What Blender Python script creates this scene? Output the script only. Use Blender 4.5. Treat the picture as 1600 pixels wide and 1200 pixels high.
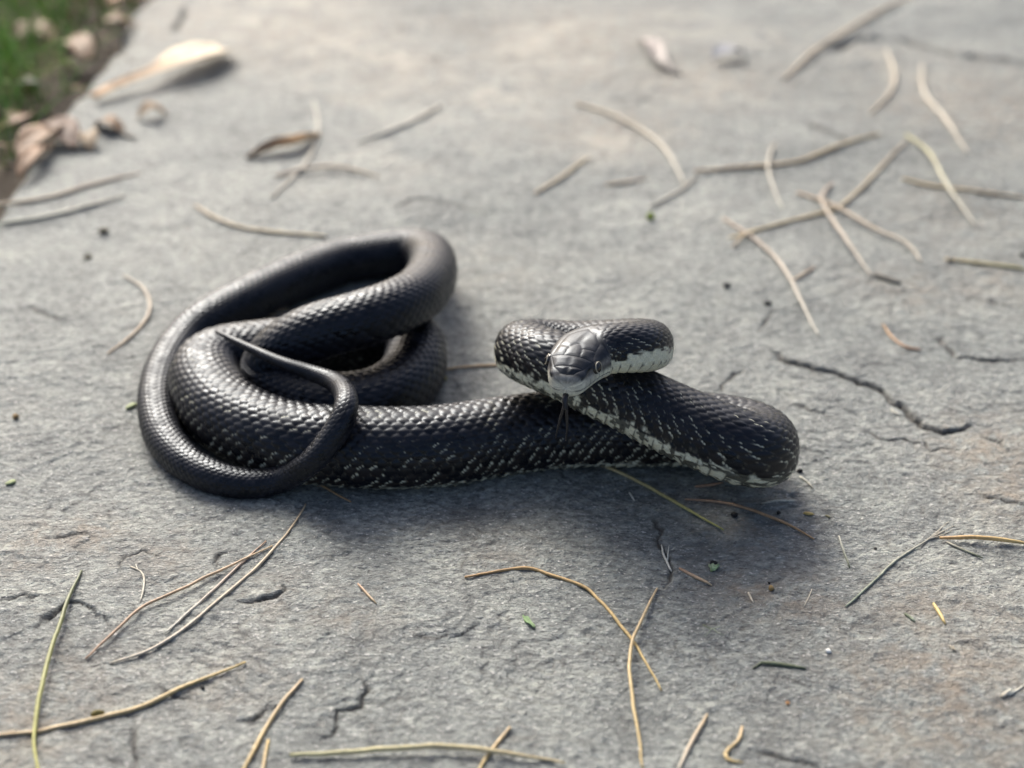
import bpy, math, random
import numpy as np
from mathutils import Vector

R = math.radians
scene = bpy.context.scene
for o in list(bpy.data.objects):
    bpy.data.objects.remove(o)

# ------------------------------------------------------------------ camera
CAM_H, PITCH, FPX = 0.36, R(30.0), 2405.0
cam_d = bpy.data.cameras.new('camera')
cam = bpy.data.objects.new('camera', cam_d)
scene.collection.objects.link(cam)
cam.location = (0, 0, CAM_H)
cam.rotation_euler = (math.pi/2 - PITCH, 0, 0)
cam_d.sensor_width = 36.0
cam_d.lens = 36.0*FPX/1600.0
cam_d.clip_start, cam_d.clip_end = 0.01, 400.0
cam_d.dof.use_dof = True
cam_d.dof.focus_distance = 0.597
cam_d.dof.aperture_fstop = 5.7
scene.camera = cam

# ------------------------------------------------------------------ light
SUN_FROM = Vector((-0.38, 0.925, 0.76)).normalized()
SUN_EL = math.asin(SUN_FROM.z)
SUN_AZ = math.atan2(SUN_FROM.x, SUN_FROM.y)
world = bpy.data.worlds.new('World')
scene.world = world
world.use_nodes = True
wn = world.node_tree
wn.nodes.clear()
w_out = wn.nodes.new('ShaderNodeOutputWorld')
w_bg = wn.nodes.new('ShaderNodeBackground')
w_sky = wn.nodes.new('ShaderNodeTexSky')
w_sky.sky_type = 'NISHITA'
w_sky.sun_disc = False
w_sky.sun_elevation = SUN_EL
w_sky.sun_rotation = SUN_AZ
w_sky.air_density, w_sky.dust_density, w_sky.ozone_density = 0.7, 6.0, 1.0
w_bg.inputs['Strength'].default_value = 0.14
wn.links.new(w_sky.outputs[0], w_bg.inputs[0])
wn.links.new(w_bg.outputs[0], w_out.inputs[0])
sun_d = bpy.data.lights.new('sun', 'SUN')
sun_d.energy = 2.3
sun_d.angle = R(28)
sun_d.color = (1.0, 1.0, 0.95)
sun = bpy.data.objects.new('sun', sun_d)
scene.collection.objects.link(sun)
sun.rotation_euler = (-SUN_FROM).to_track_quat('-Z', 'Y').to_euler()
scene.view_settings.view_transform = 'Standard'
scene.view_settings.look = 'None'
scene.view_settings.gamma = 1.0
scene.view_settings.exposure = 0.64
try:
    scene.cycles.use_denoising = True
    scene.cycles.max_bounces = 6
except Exception:
    pass

# ------------------------------------------------------------------ helpers
cP, sP = math.cos(PITCH), math.sin(PITCH)
def AT(px, py, z=0.0):
    """the point at height z above the slab seen at photo pixel (px, py)"""
    dx, dy = (px-800)/FPX, (600-py)/FPX
    d = (dx, cP+dy*sP, -sP+dy*cP)
    t = (z-CAM_H)/d[2]
    return np.array((d[0]*t, d[1]*t, z))

def smooth(a, b, x):
    t = np.clip((x-a)/(b-a), 0, 1)
    return t*t*(3-2*t)

def _hash(ix, iy, seed):
    n = (ix.astype(np.int64)*374761393 + iy.astype(np.int64)*668265263 + seed*1442695041) & 0x7fffffff
    n = ((n ^ (n >> 13))*1274126177) & 0x7fffffff
    n = n ^ (n >> 16)
    return (n & 0xffff)/65535.0

def vnoise(x, y, seed=0):
    ix, iy = np.floor(x), np.floor(y)
    fx, fy = x-ix, y-iy
    ux, uy = fx*fx*fx*(fx*(fx*6-15)+10), fy*fy*fy*(fy*(fy*6-15)+10)
    ix, iy = ix.astype(np.int64), iy.astype(np.int64)
    a, b = _hash(ix, iy, seed), _hash(ix+1, iy, seed)
    c, d = _hash(ix, iy+1, seed), _hash(ix+1, iy+1, seed)
    return ((a*(1-ux)+b*ux)*(1-uy)+(c*(1-ux)+d*ux)*uy)*2-1

def fbm(x, y, f, octs, seed=0, gain=0.5):
    s = np.zeros_like(x); a = 1.0
    for i in range(octs):
        ca, sa = math.cos(0.7*i+0.3), math.sin(0.7*i+0.3)
        s += a*vnoise((x*ca-y*sa)*f+7.1*i, (x*sa+y*ca)*f-3.3*i, seed+i)
        f *= 2.07; a *= gain
    return s

def catmull(P, n=12):
    P = np.asarray(P, float)
    Q = np.vstack([2*P[0]-P[1], P, 2*P[-1]-P[-2]])
    out = []
    for i in range(1, len(Q)-2):
        p0, p1, p2, p3 = Q[i-1], Q[i], Q[i+1], Q[i+2]
        t = np.linspace(0, 1, n, endpoint=False)[:, None]
        out.append(0.5*((2*p1)+(-p0+p2)*t+(2*p0-5*p1+4*p2-p3)*t*t+(-p0+3*p1-3*p2+p3)*t**3))
    out.append(P[-1:])
    return np.vstack(out)

def link(o):
    scene.collection.objects.link(o); return o

def mesh_obj(name, verts, faces, mat, parent=None, cols=None, shade=True, attrs=None):
    me = bpy.data.meshes.new(name)
    verts = np.asarray(verts, np.float32)
    if isinstance(faces, np.ndarray) and faces.ndim == 2:
        n, k = faces.shape
        me.vertices.add(len(verts)); me.vertices.foreach_set('co', verts.ravel())
        me.loops.add(n*k); me.loops.foreach_set('vertex_index', faces.astype(np.int32).ravel())
        me.polygons.add(n)
        me.polygons.foreach_set('loop_start', np.arange(0, n*k, k, dtype=np.int32))
        me.polygons.foreach_set('loop_total', np.full(n, k, np.int32))
        me.update(calc_edges=True)
    else:
        me.from_pydata(verts.tolist(), [], faces)
        me.update()
    if shade:
        me.polygons.foreach_set('use_smooth', np.ones(len(me.polygons), bool))
    if cols is not None:
        a = me.color_attributes.new('Col', 'FLOAT_COLOR', 'POINT')
        c = np.ones((len(verts), 4), np.float32); c[:, :3] = cols
        a.data.foreach_set('color', c.ravel())
    for k, v in (attrs or {}).items():
        a = me.attributes.new(k, 'FLOAT', 'POINT')
        a.data.foreach_set('value', np.asarray(v, np.float32))
    me.materials.append(mat)
    o = link(bpy.data.objects.new(name, me))
    if parent is not None:
        o.parent = parent
    return o

def tag(o, label=None, cat=None, group=None, kind=None):
    if label: o['label'] = label
    if cat: o['category'] = cat
    if group: o['group'] = group
    if kind: o['kind'] = kind
    return o

def grid_faces(nr, nc, wrap):
    r = np.arange(nr-1)[:, None]; c = np.arange(nc if wrap else nc-1)[None, :]
    c2 = (c+1) % nc
    a = r*nc+c; b = r*nc+c2; d = (r+1)*nc+c2; e = (r+1)*nc+c
    return np.stack([a, b, d, e], -1).reshape(-1, 4)

# ------------------------------------------------------------------ materials
def new_mat(name):
    m = bpy.data.materials.new(name); m.use_nodes = True
    nt = m.node_tree; nt.nodes.clear()
    out = nt.nodes.new('ShaderNodeOutputMaterial')
    bs = nt.nodes.new('ShaderNodeBsdfPrincipled')
    nt.links.new(bs.outputs[0], out.inputs[0])
    return m, nt, bs

def nd(nt, t, **kw):
    n = nt.nodes.new(t)
    for k, v in kw.items():
        if k in n.inputs: n.inputs[k].default_value = v
        else: setattr(n, k, v)
    return n

def ramp(nt, src, stops):
    r = nt.nodes.new('ShaderNodeValToRGB')
    e = r.color_ramp.elements
    while len(e) < len(stops): e.new(0.5)
    for i, (p, c) in enumerate(stops):
        e[i].position = p
        e[i].color = (*c, 1) if len(c) == 3 else c
    nt.links.new(src, r.inputs[0])
    return r.outputs[0]

def mixc(nt, fac, a, b, mode='MIX'):
    m = nt.nodes.new('ShaderNodeMix'); m.data_type = 'RGBA'; m.blend_type = mode
    for sock, v in ((m.inputs[0], fac), (m.inputs[6], a), (m.inputs[7], b)):
        if isinstance(v, (int, float)): sock.default_value = v
        elif isinstance(v, tuple): sock.default_value = (*v, 1)
        else: nt.links.new(v, sock)
    return m.outputs[2]

def stone_material():
    m, nt, bs = new_mat('bluestone')
    tc = nt.nodes.new('ShaderNodeTexCoord')
    def noise(scale, detail=4, rough=0.55, dist=0.0, vec=None):
        n = nd(nt, 'ShaderNodeTexNoise', Scale=scale, Detail=detail, Roughness=rough, Distortion=dist)
        nt.links.new(vec or tc.outputs['Object'], n.inputs['Vector'])
        return n.outputs['Fac']
    mp = nt.nodes.new('ShaderNodeMapping')
    mp.inputs['Rotation'].default_value = (0, 0, R(18)); mp.inputs['Scale'].default_value = (0.62, 1.0, 1.0)
    nt.links.new(tc.outputs['Object'], mp.inputs['Vector'])
    big = noise(7, 4, 0.6, 0.6)
    mid = noise(38, 5, 0.62, 0.4)
    fine = noise(360, 4, 0.75, 0, mp.outputs[0])
    grit = noise(850, 3, 0.6, 0, mp.outputs[0])
    base = ramp(nt, big, [(0.30, (0.195, 0.212, 0.200)), (0.52, (0.252, 0.268, 0.250)), (0.72, (0.325, 0.335, 0.302))])
    mm = nt.nodes.new('ShaderNodeMix'); mm.data_type = 'RGBA'; mm.blend_type = 'MULTIPLY'; mm.inputs[0].default_value = 1
    nt.links.new(base, mm.inputs[6])
    nt.links.new(ramp(nt, mid, [(0.30, (0.66, 0.66, 0.67)), (0.52, (1.0, 1.0, 1.0)), (0.74, (1.22, 1.20, 1.15))]), mm.inputs[7])
    c = mm.outputs[2]
    c = mixc(nt, 1.0, c, ramp(nt, fine, [(0.36, (0.50, 0.51, 0.52)), (0.5, (0.97, 0.97, 0.97)), (0.64, (1.48, 1.47, 1.42))]), 'MULTIPLY')
    # pale mineral specks and dark grains
    c = mixc(nt, ramp(nt, grit, [(0.61, (0, 0, 0)), (0.68, (1, 1, 1))]), c, (0.60, 0.59, 0.55))
    c = mixc(nt, ramp(nt, grit, [(0.33, (1, 1, 1)), (0.40, (0, 0, 0))]), c, (0.075, 0.075, 0.075))
    # rusty and sandy stains laid in patches
    st = nd(nt, 'ShaderNodeAttribute'); st.attribute_name = 'stain'
    stn = noise(95, 5, 0.7, 0.5)
    sm = nt.nodes.new('ShaderNodeMath'); sm.operation = 'MULTIPLY'
    nt.links.new(st.outputs['Fac'], sm.inputs[0])
    nt.links.new(ramp(nt, stn, [(0.38, (0, 0, 0)), (0.66, (1, 1, 1))]), sm.inputs[1])
    c = mixc(nt, sm.outputs[0], c, (0.27, 0.215, 0.155))
    big2 = noise(11, 5, 0.65, 1.0)
    c = mixc(nt, ramp(nt, big2, [(0.58, (0, 0, 0)), (0.80, (0.4, 0.4, 0.4))]), c, (0.30, 0.285, 0.235))
    pl = nd(nt, 'ShaderNodeAttribute'); pl.attribute_name = 'pale'
    pm = nt.nodes.new('ShaderNodeMath'); pm.operation = 'MULTIPLY'
    nt.links.new(pl.outputs['Fac'], pm.inputs[0])
    nt.links.new(ramp(nt, noise(34, 4, 0.65, 0.8), [(0.42, (0, 0, 0)), (0.60, (1, 1, 1))]), pm.inputs[1])
    c = mixc(nt, pm.outputs[0], c, (0.50, 0.46, 0.38))
    # soil lodged in the cracks
    dt = nd(nt, 'ShaderNodeAttribute'); dt.attribute_name = 'dirt'
    c = mixc(nt, dt.outputs['Fac'], c, (0.050, 0.043, 0.034))
    nt.links.new(c, bs.inputs['Base Color'])
    bs.inputs['Roughness'].default_value = 0.60
    bs.inputs['Specular IOR Level'].default_value = 0.5
    b1 = nd(nt, 'ShaderNodeBump', Strength=1.0, Distance=0.0030)
    nt.links.new(noise(300, 5, 0.72, 0.3, mp.outputs[0]), b1.inputs['Height'])
    b2 = nd(nt, 'ShaderNodeBump', Strength=1.0, Distance=0.0010)
    nt.links.new(grit, b2.inputs['Height'])
    nt.links.new(b1.outputs[0], b2.inputs['Normal'])
    nt.links.new(b2.outputs[0], bs.inputs['Normal'])
    return m

def vcol_material(name, rough=0.6, spec=0.4, nscale=900, amt=0.25, bump=0.0002):
    m, nt, bs = new_mat(name)
    at = nd(nt, 'ShaderNodeAttribute'); at.attribute_name = 'Col'
    tc = nt.nodes.new('ShaderNodeTexCoord')
    n = nd(nt, 'ShaderNodeTexNoise', Scale=nscale, Detail=4, Roughness=0.6)
    nt.links.new(tc.outputs['Object'], n.inputs['Vector'])
    c = mixc(nt, 1.0, at.outputs['Color'], ramp(nt, n.outputs['Fac'], [(0.3, (1-amt,)*3), (0.7, (1+amt,)*3)]), 'MULTIPLY')
    nt.links.new(c, bs.inputs['Base Color'])
    bs.inputs['Roughness'].default_value = rough
    bs.inputs['Specular IOR Level'].default_value = spec
    if bump:
        b = nd(nt, 'ShaderNodeBump', Strength=0.5, Distance=bump)
        nt.links.new(n.outputs['Fac'], b.inputs['Height'])
        nt.links.new(b.outputs[0], bs.inputs['Normal'])
    return m

def soil_material():
    m, nt, bs = new_mat('soil')
    tc = nt.nodes.new('ShaderNodeTexCoord')
    n = nd(nt, 'ShaderNodeTexNoise', Scale=60, Detail=6, Roughness=0.7)
    nt.links.new(tc.outputs['Object'], n.inputs['Vector'])
    nt.links.new(ramp(nt, n.outputs['Fac'], [(0.3, (0.03, 0.022, 0.014)), (0.55, (0.075, 0.055, 0.035)), (0.75, (0.15, 0.115, 0.075))]), bs.inputs['Base Color'])
    bs.inputs['Roughness'].default_value = 0.9
    b = nd(nt, 'ShaderNodeBump', Strength=0.8, Distance=0.004)
    nt.links.new(n.outputs['Fac'], b.inputs['Height'])
    nt.links.new(b.outputs[0], bs.inputs['Normal'])
    return m

M_STONE = stone_material()
M_NEEDLE = vcol_material('dry_needle', 0.5, 0.45, 700, 0.22, 0.00015)
M_BIT = vcol_material('plant_debris', 0.65, 0.3, 600, 0.3, 0.0003)
M_LEAF = vcol_material('dead_leaf', 0.6, 0.35, 160, 0.25, 0.0006)
M_GRASS = vcol_material('grass_blade', 0.5, 0.35, 60, 0.2, 0)
M_SOIL = soil_material()

def snake_material():
    m, nt, bs = new_mat('snake_scales')
    at = nd(nt, 'ShaderNodeAttribute'); at.attribute_name = 'Col'
    rg = nd(nt, 'ShaderNodeAttribute'); rg.attribute_name = 'rough'
    tc = nt.nodes.new('ShaderNodeTexCoord')
    n = nd(nt, 'ShaderNodeTexNoise', Scale=1600, Detail=3, Roughness=0.6)
    nt.links.new(tc.outputs['Object'], n.inputs['Vector'])
    c = mixc(nt, 1.0, at.outputs['Color'], ramp(nt, n.outputs['Fac'], [(0.3, (0.8,)*3), (0.7, (1.2,)*3)]), 'MULTIPLY')
    nt.links.new(c, bs.inputs['Base Color'])
    nt.links.new(rg.outputs['Fac'], bs.inputs['Roughness'])
    bs.inputs['Specular IOR Level'].default_value = 0.31
    bs.inputs['Specular Tint'].default_value = (0.80, 0.90, 1.0, 1)
    b = nd(nt, 'ShaderNodeBump', Strength=0.25, Distance=0.00012)
    nt.links.new(n.outputs['Fac'], b.inputs['Height'])
    nt.links.new(b.outputs[0], bs.inputs['Normal'])
    return m
M_SNAKE = snake_material()

# ------------------------------------------------------------------ flagstones
# cracks and cleft edges: photo polyline, groove width (mm), depth (mm), step height (mm, + = left side of travel stands higher)
CRACKS = [
 ([(1200,545),(1232,564),(1262,572),(1300,579),(1335,591),(1375,604),(1390,620),(1415,635),(1425,650),(1440,661),(1475,672),(1485,670),(1520,662),(1536,664)], 1.9, 2.6, 1.6),
 ([(1525,668),(1547,685),(1570,697),(1590,712)], 1.2, 1.2, 0.6),
 ([(1205,607),(1232,615),(1247,622)], 0.8, 0.8, 0.3),
 ([(1220,625),(1242,631),(1265,639),(1287,642),(1307,652),(1330,656)], 0.9, 1.2, 0.5),
 ([(1335,667),(1360,672),(1375,681),(1400,684),(1412,681),(1445,687),(1457,699),(1472,697),(1512,707)], 0.9, 1.2, 0.5),
 ([(1337,685),(1362,694),(1367,684),(1375,681)], 0.8, 0.9, 0.3),
 ([(1445,725),(1470,729),(1492,734)], 0.9, 0.9, 0.3),
 ([(1412,706),(1445,716)], 0.7, 0.7, 0.2),
 ([(1452,515),(1475,531),(1497,554),(1522,554),(1550,559),(1600,557),(1660,556)], 1.5, 2.0, 1.0),
 ([(1172,572),(1142,590),(1112,618)], 1.3, 1.6, 0.5),
 ([(1490,460),(1530,466),(1570,474),(1620,480)], 1.2, 0.8, 0.4),
 ([(1185,520),(1200,500),(1208,478)], 1.2, 0.9, 0.4),
 ([(186,896),(189,881),(210,868),(225,862),(262,874)], 1.0, 1.6, -0.8),
 ([(-20,948),(0,941),(37,929),(67,932),(86,935)], 1.0, 1.4, 0.6),
 ([(46,985),(64,969),(94,954),(124,942),(150,952),(161,967),(172,987)], 1.0, 1.3, 0.7),
 ([(339,898),(341,867),(369,862),(385,865)], 0.9, 1.1, 0.5),
 ([(355,940),(394,942),(431,935),(446,924),(446,901)], 1.1, 1.5, 0.8),
 ([(214,1113),(210,1156),(206,1215)], 1.1, 1.4, 0.3),
 ([(150,1170),(175,1185),(192,1203)], 1.0, 1.0, 0.3),
 ([(560,1048),(572,1077),(566,1104),(529,1111),(525,1134),(484,1160)], 1.1, 1.5, -0.8),
 ([(352,1119),(397,1122),(416,1102),(440,1112)], 1.1, 1.5, 0.7),
 ([(217,1066),(240,1066),(262,1081),(307,1094),(322,1092)], 0.9, 1.0, 0.5),
 ([(1015,790),(1025,815),(1033,850),(1048,895),(1047,925)], 1.3, 1.5, 0.8),
 ([(728,860),(724,880),(720,902)], 1.0, 0.9, 0.5),
 ([(1515,766),(1530,771),(1562,780),(1600,791),(1640,800)], 1.1, 1.4, 0.6),
 ([(1025,1171),(1071,1173)], 0.9, 1.0, 0.4),
 ([(1155,1166),(1208,1179),(1267,1194),(1310,1204)], 1.0, 1.3, 0.5),
 ([(785,950),(795,968),(797,985)], 0.7, 0.8, 0.3),
 ([(918,965),(940,975),(957,990)], 0.8, 0.9, 0.3),
 ([(858,1060),(866,1035),(862,1020)], 0.7, 0.8, 0.3),
 ([(905,1118),(930,1112),(945,1110)], 0.7, 0.7, 0.3),
 ([(1465,882),(1490,880),(1510,874)], 0.7, 0.8, 0.3),
 ([(1370,905),(1400,912),(1425,921)], 0.7, 0.6, 0.3),
 ([(610,330),(650,312),(700,318),(760,332)], 1.8, 1.2, 0.6),
 ([(1260,190),(1285,205),(1340,230)], 3.0, 1.8, 0.9),
 ([(940,160),(990,152),(1040,160)], 3.0, 1.6, -0.8),
 ([(1296,78),(1330,64),(1375,58),(1420,62),(1450,72),(1500,86),(1560,94),(1620,101),(1680,108)], 8, 7.0, -3.0),
 ([(268,52),(285,28),(290,5)], 4.5, 3.5, 1.0),
 ([(620,22),(700,12),(760,6)], 4.0, 2.5, -1.2),
 ([(30,480),(90,500),(120,506)], 1.6, 1.0, 0.4),
 ([(180,520),(215,512),(250,492)], 1.6, 1.0, 0.4),
 ([(60,850),(120,835),(160,845)], 1.0, 0.8, 0.5),
 ([(620,985),(680,1000),(735,985),(760,960)], 0.6, 0.4, 0.5),
]
CR = []
rngc = np.random.RandomState(4)
for pts, w, d, st in CRACKS:
    P = np.array([AT(*p)[:2] for p in pts])
    # roughen the traced line
    Q = [P[0]]
    for a, b in zip(P[:-1], P[1:]):
        L = np.linalg.norm(b-a); n = max(1, int(L/0.0032))
        nrm = np.array((-(b-a)[1], (b-a)[0]))/max(L, 1e-6)
        for k in range(1, n+1):
            t = k/n
            Q.append(a+(b-a)*t+(nrm*rngc.normal(0, 0.0009) if k < n else 0))
    CR.append((np.array(Q), w*1e-3, d*1e-3, st*1e-3))

STAINS = [((1560,700),.03,.9),((1590,760),.03,.8),((1500,330),.05,.35),((1530,160),.09,.7),((1420,450),.03,.5),((1540,440),.03,.45),
          ((1180,830),.02,.6),((1170,925),.018,.7),((1260,935),.02,.7),((1500,1080),.05,.8),((1450,960),.03,.6),((140,835),.014,.9),
          ((120,1080),.03,.5),((250,870),.02,.5),((30,1130),.03,.7),((60,850),.02,.7),((350,1060),.02,.5),((790,870),.02,.4),
          ((870,60),.09,.9),((450,50),.10,.9),((1100,120),.07,.7),((720,40),.05,.6),((640,110),.06,.7),((960,200),.05,.8),((300,30),.08,.8),
          ((430,930),.015,.5),((540,970),.02,.4),((1560,1000),.03,.6),((900,120),.05,.7)]
PALES = [((850,95),.05,.8),((880,50),.05,.7),((520,70),.06,.8),((600,100),.04,.9),((450,60),.05,.7),((700,130),.05,.5),((930,225),.03,.8),((1060,40),.04,.7),((430,20),.06,.8),
         ((1080,130),.04,.6),((760,150),.06,.6),((1340,90),.04,.6),((560,140),.04,.6),((1220,60),.05,.5),((620,250),.05,.3),((700,420),.04,.3)]
PALE_W = [(AT(*p)[:2], r, a) for p, r, a in PALES]
STAIN_W = [(AT(*p)[:2], r, a) for p, r, a in STAINS]

def stone_height(x, y, fine=True):
    """height of the cleft stone face, dirt and stain weights at (x, y)"""
    h = 0.0011*fbm(x, y, 6.0, 2, 11)
    # thin split layers: soft terraces
    t = fbm(x*0.75, y, 17.0, 5, 31)
    q = t*3.0; fl = np.floor(q); fr = q-fl
    terr = (fl+smooth(0.90, 1.0, fr))/3.0
    h += 0.0015*terr-0.0005*t
    h += 0.00030*fbm(x*0.7, y, 70.0, 3, 51)
    if fine:
        h += 0.00022*fbm(x*0.65, y, 260.0, 3, 71, 0.6)
    dirt = 0.45*smooth(0.84, 0.92, fr)*(1-smooth(0.94, 1.0, fr))*smooth(0.0, 0.5, vnoise(x*40, y*40, 5))
    wob = 0.0007*fbm(x, y, 260.0, 2, 91)
    for P, w, d, st in CR:
        lo, hi = P.min(0)-0.03, P.max(0)+0.03
        mk = (x > lo[0]) & (x < hi[0]) & (y > lo[1]) & (y < hi[1])
        if not mk.any(): continue
        X, Y = x[mk], y[mk]
        best = np.full(X.shape, 1e9); sgn = np.ones(X.shape); tt = np.zeros(X.shape)
        L = np.concatenate([[0], np.cumsum(np.linalg.norm(np.diff(P, axis=0), axis=1))]); tot = L[-1]
        for i in range(len(P)-1):
            a, e = P[i], P[i+1]-P[i]
            ee = e@e
            k = np.clip(((X-a[0])*e[0]+(Y-a[1])*e[1])/ee, 0, 1)
            ddx, ddy = X-a[0]-e[0]*k, Y-a[1]-e[1]*k
            dd = ddx*ddx+ddy*ddy
            b = dd < best
            best[b] = dd[b]
            sgn[b] = np.sign(e[0]*ddy-e[1]*ddx)[b]
            tt[b] = (L[i]+k*math.sqrt(ee))[b]
        dist = np.sqrt(best)
        taper = smooth(-0.002, 0.012, np.minimum(tt, tot-tt))
        wv = 0.72*w*(0.55+0.9*(0.5+0.5*vnoise(tt*120, tt*0+3.7, 8)))*(0.45+0.55*taper)
        sd = dist*np.where(sgn == 0, 1, sgn)+wob[mk]
        g = np.exp(-(sd/(wv*0.75))**2)*taper
        h[mk] -= d*0.8*g
        edge = np.tanh(sd/(wv*0.35))*np.exp(-np.abs(sd)/0.010)*taper
        h[mk] += 0.5*st*edge
        dirt[mk] = np.maximum(dirt[mk], np.exp(-(sd/(wv*0.8))**2)*taper*0.95)
    return h, np.clip(dirt, 0, 1)

def stone_stain(x, y, table=None):
    s = np.zeros_like(x)
    for c, r, a in (table or STAIN_W):
        s = np.maximum(s, a*np.exp(-((x-c[0])**2+(y-c[1])**2)/(r*r)))
    return s

def H(x, y):
    return stone_height(np.atleast_1d(np.asarray(x, float)), np.atleast_1d(np.asarray(y, float)), False)[0]

def spaced(knots):
    """coordinates between knots with the given step in each interval"""
    out = [knots[0][0]]
    for (a, st), (b, _) in zip(knots[:-1], knots[1:]):
        n = max(1, int(round((b-a)/st)))
        out += list(a+(b-a)*np.arange(1, n+1)/n)
    return np.array(out)

EDGE_X = -0.300
def slab(xs, ys_of_v, vs, z0=0.0, th=0.035, fine=True):
    nx, nv = len(xs), len(vs)
    X = np.repeat(xs[None, :], nv, 0); V = np.repeat(vs[:, None], nx, 1)
    Y = ys_of_v(X, V)
    # irregular split left edge
    ex = np.exp(-(X-xs[0])/0.02)
    X = X+ex*(0.007*vnoise(Y*16, Y*0+1.3, 17)+0.003*vnoise(Y*60, Y*0+1.3, 18))
    h, dirt = stone_height(X.ravel(), Y.ravel(), fine)
    st = stone_stain(X.ravel(), Y.ravel())
    Z = h.reshape(X.shape)+z0
    # worn rims
    bd = np.minimum.reduce([X-X[:, :1], X[:, -1:]-X, Y-Y[:1], Y[-1:]-Y])
    Z = Z-0.006*np.exp(-np.clip(bd, 0, None)/0.004)
    top = np.stack([X, Y, Z], -1).reshape(-1, 3)
    F = grid_faces(nv, nx, False)
    rim = np.concatenate([np.arange(nx), np.arange(1, nv)*nx+nx-1, (nv-1)*nx+np.arange(nx-2, -1, -1), np.arange(nv-2, 0, -1)*nx])
    low = top[rim].copy(); low[:, 2] = z0-th
    n0 = len(top); m = len(rim)
    k = np.arange(m); k2 = (k+1) % m
    W = np.stack([rim[k], n0+k, n0+k2, rim[k2]], -1)
    return np.vstack([top, low]), np.vstack([F, W]), np.concatenate([dirt, np.full(m, 0.6)]), np.concatenate([st, np.full(m, 0.4)]), np.concatenate([stone_stain(X.ravel(), Y.ravel(), PALE_W), np.zeros(m)])

xs = spaced([(EDGE_X, .0016), (-.20, .00082), (.205, .0016), (.46, .02), (.95, 0)])
v0 = spaced([(-.45, .03), (.30, .004), (.34, .00085), (.70, .0014), (.92, .0022), (1.27, .03), (2.3, 0)])
v, f, dr, stn, pal = slab(xs, lambda X, V: V, v0)
tag(mesh_obj('flagstone', v, f, M_STONE, attrs={'dirt': dr, 'stain': stn, 'pale': pal}),
    'grey split bluestone slab the snake lies on', kind='structure')
# soil under and around the paving, reaching the horizon
gx = spaced([(-150, 10), (-3, .1), (-1.0, .02), (-.25, .25), (1.5, 1), (4, 10), (150, 0)])
gy = spaced([(-150, 10), (-3, .2), (.4, .02), (1.8, .2), (4, 10), (150, 0)])
GX, GY = np.meshgrid(gx, gy)
GZ = -0.014+0.004*fbm(GX.ravel(), GY.ravel(), 12, 3, 5).reshape(GX.shape)
GZ = np.where((GX > -.29) & (GX < 1.2) & (GY > -.5) & (GY < 2.3), -0.022, GZ)
tag(mesh_obj('ground', np.stack([GX, GY, GZ], -1).reshape(-1, 3), grid_faces(len(gy), len(gx), False), M_SOIL), kind='structure')

# ------------------------------------------------------------------ the snake
# centreline from snout to tail tip: photo x, y, height of the centre (None = belly on the slab), radius, roll (deg, + shows the belly to the camera)
BODY = [
 (884,606,.0690,.0080,0),(890,588,.0695,.0082,0),(903,567,.0698,.0090,0),(922,552,.0700,.0095,-3),(952,546,.0705,.0098,-8),
 (985,545,.0690,.0101,-8),(1006,543,.0650,.0104,-3),(1010,541,.0585,.0108,0),(990,540,.0515,.0112,4),(950,543,.0460,.0115,8),
 (900,546,.0430,.0119,12),(855,545,.0425,.0122,14),(827,545,.0445,.0124,8),(818,548,.0470,.0126,0),(833,556,.0490,.0128,-4),
 (868,570,.0510,.0131,-8),(918,594,.0475,.0135,-9),(980,623,.0420,.0140,-11),(1040,652,.0370,.0145,-11),(1100,680,.0330,.0149,-10),(1150,699,.0295,.0152,-8),
 (1179,707,.0250,.0154,-4),(1188,699,.0195,.0155,0),(1170,686,.0150,.0157,0),(1120,676,None,.0158,0),(1060,672,None,.0159,0),(1000,672,None,.0160,0),
 (930,671,None,.0162,0),(860,674,None,.0163,0),(780,684,None,.0165,0),(700,697,None,.0167,0),(620,702,None,.0168,0),(540,699,None,.0167,0),
 (470,694,None,.0165,0),(408,677,None,.0163,0),(355,648,None,.0161,0),(326,612,None,.0159,0),(323,582,None,.0156,0),(346,564,None,.0154,0),
 (390,556,None,.0152,0),(450,548,None,.0150,0),(530,535,None,.0148,0),(600,525,None,.0146,0),(640,533,None,.0143,0),(650,560,None,.0142,0),
 (634,598,None,.0140,0),(590,625,None,.0139,0),(530,633,None,.0137,0),(470,622,None,.0135,0),(432,602,.0140,.0133,0),(422,578,.0190,.0131,0),
 (440,550,.0280,.0129,0),(490,522,.0370,.0127,0),(555,503,.0410,.0125,0),(615,482,.0410,.0123,0),(656,458,.0370,.0121,0),(675,428,.0290,.0119,0),
 (672,402,.0190,.0117,0),(648,394,.0125,.0121,0),(600,399,None,.0121,0),(530,411,None,.0119,0),(455,438,.0120,.0115,0),(388,469,.0125,.0110,0),
 (328,500,.0115,.0103,0),(288,533,None,.0098,0),(262,570,None,.0092,0),(248,608,None,.0086,0),(246,645,None,.0083,0),(258,686,None,.0079,0),
 (292,724,None,.0073,0),(340,748,None,.0067,0),(395,757,None,.0062,0),(447,747,.0075,.0058,0),(486,724,.0185,.0055,0),(515,690,.0280,.0052,0),
 (537,652,.0365,.0049,0),(541,622,.0385,.0046,0),(526,599,.0350,.0041,0),(490,584,.0345,.0034,0),(440,567,.0360,.0026,0),(388,543,.0370,.0018,0),(352,525,.0370,.0012,0),(338,518,.0365,.0007,0),
]
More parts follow.
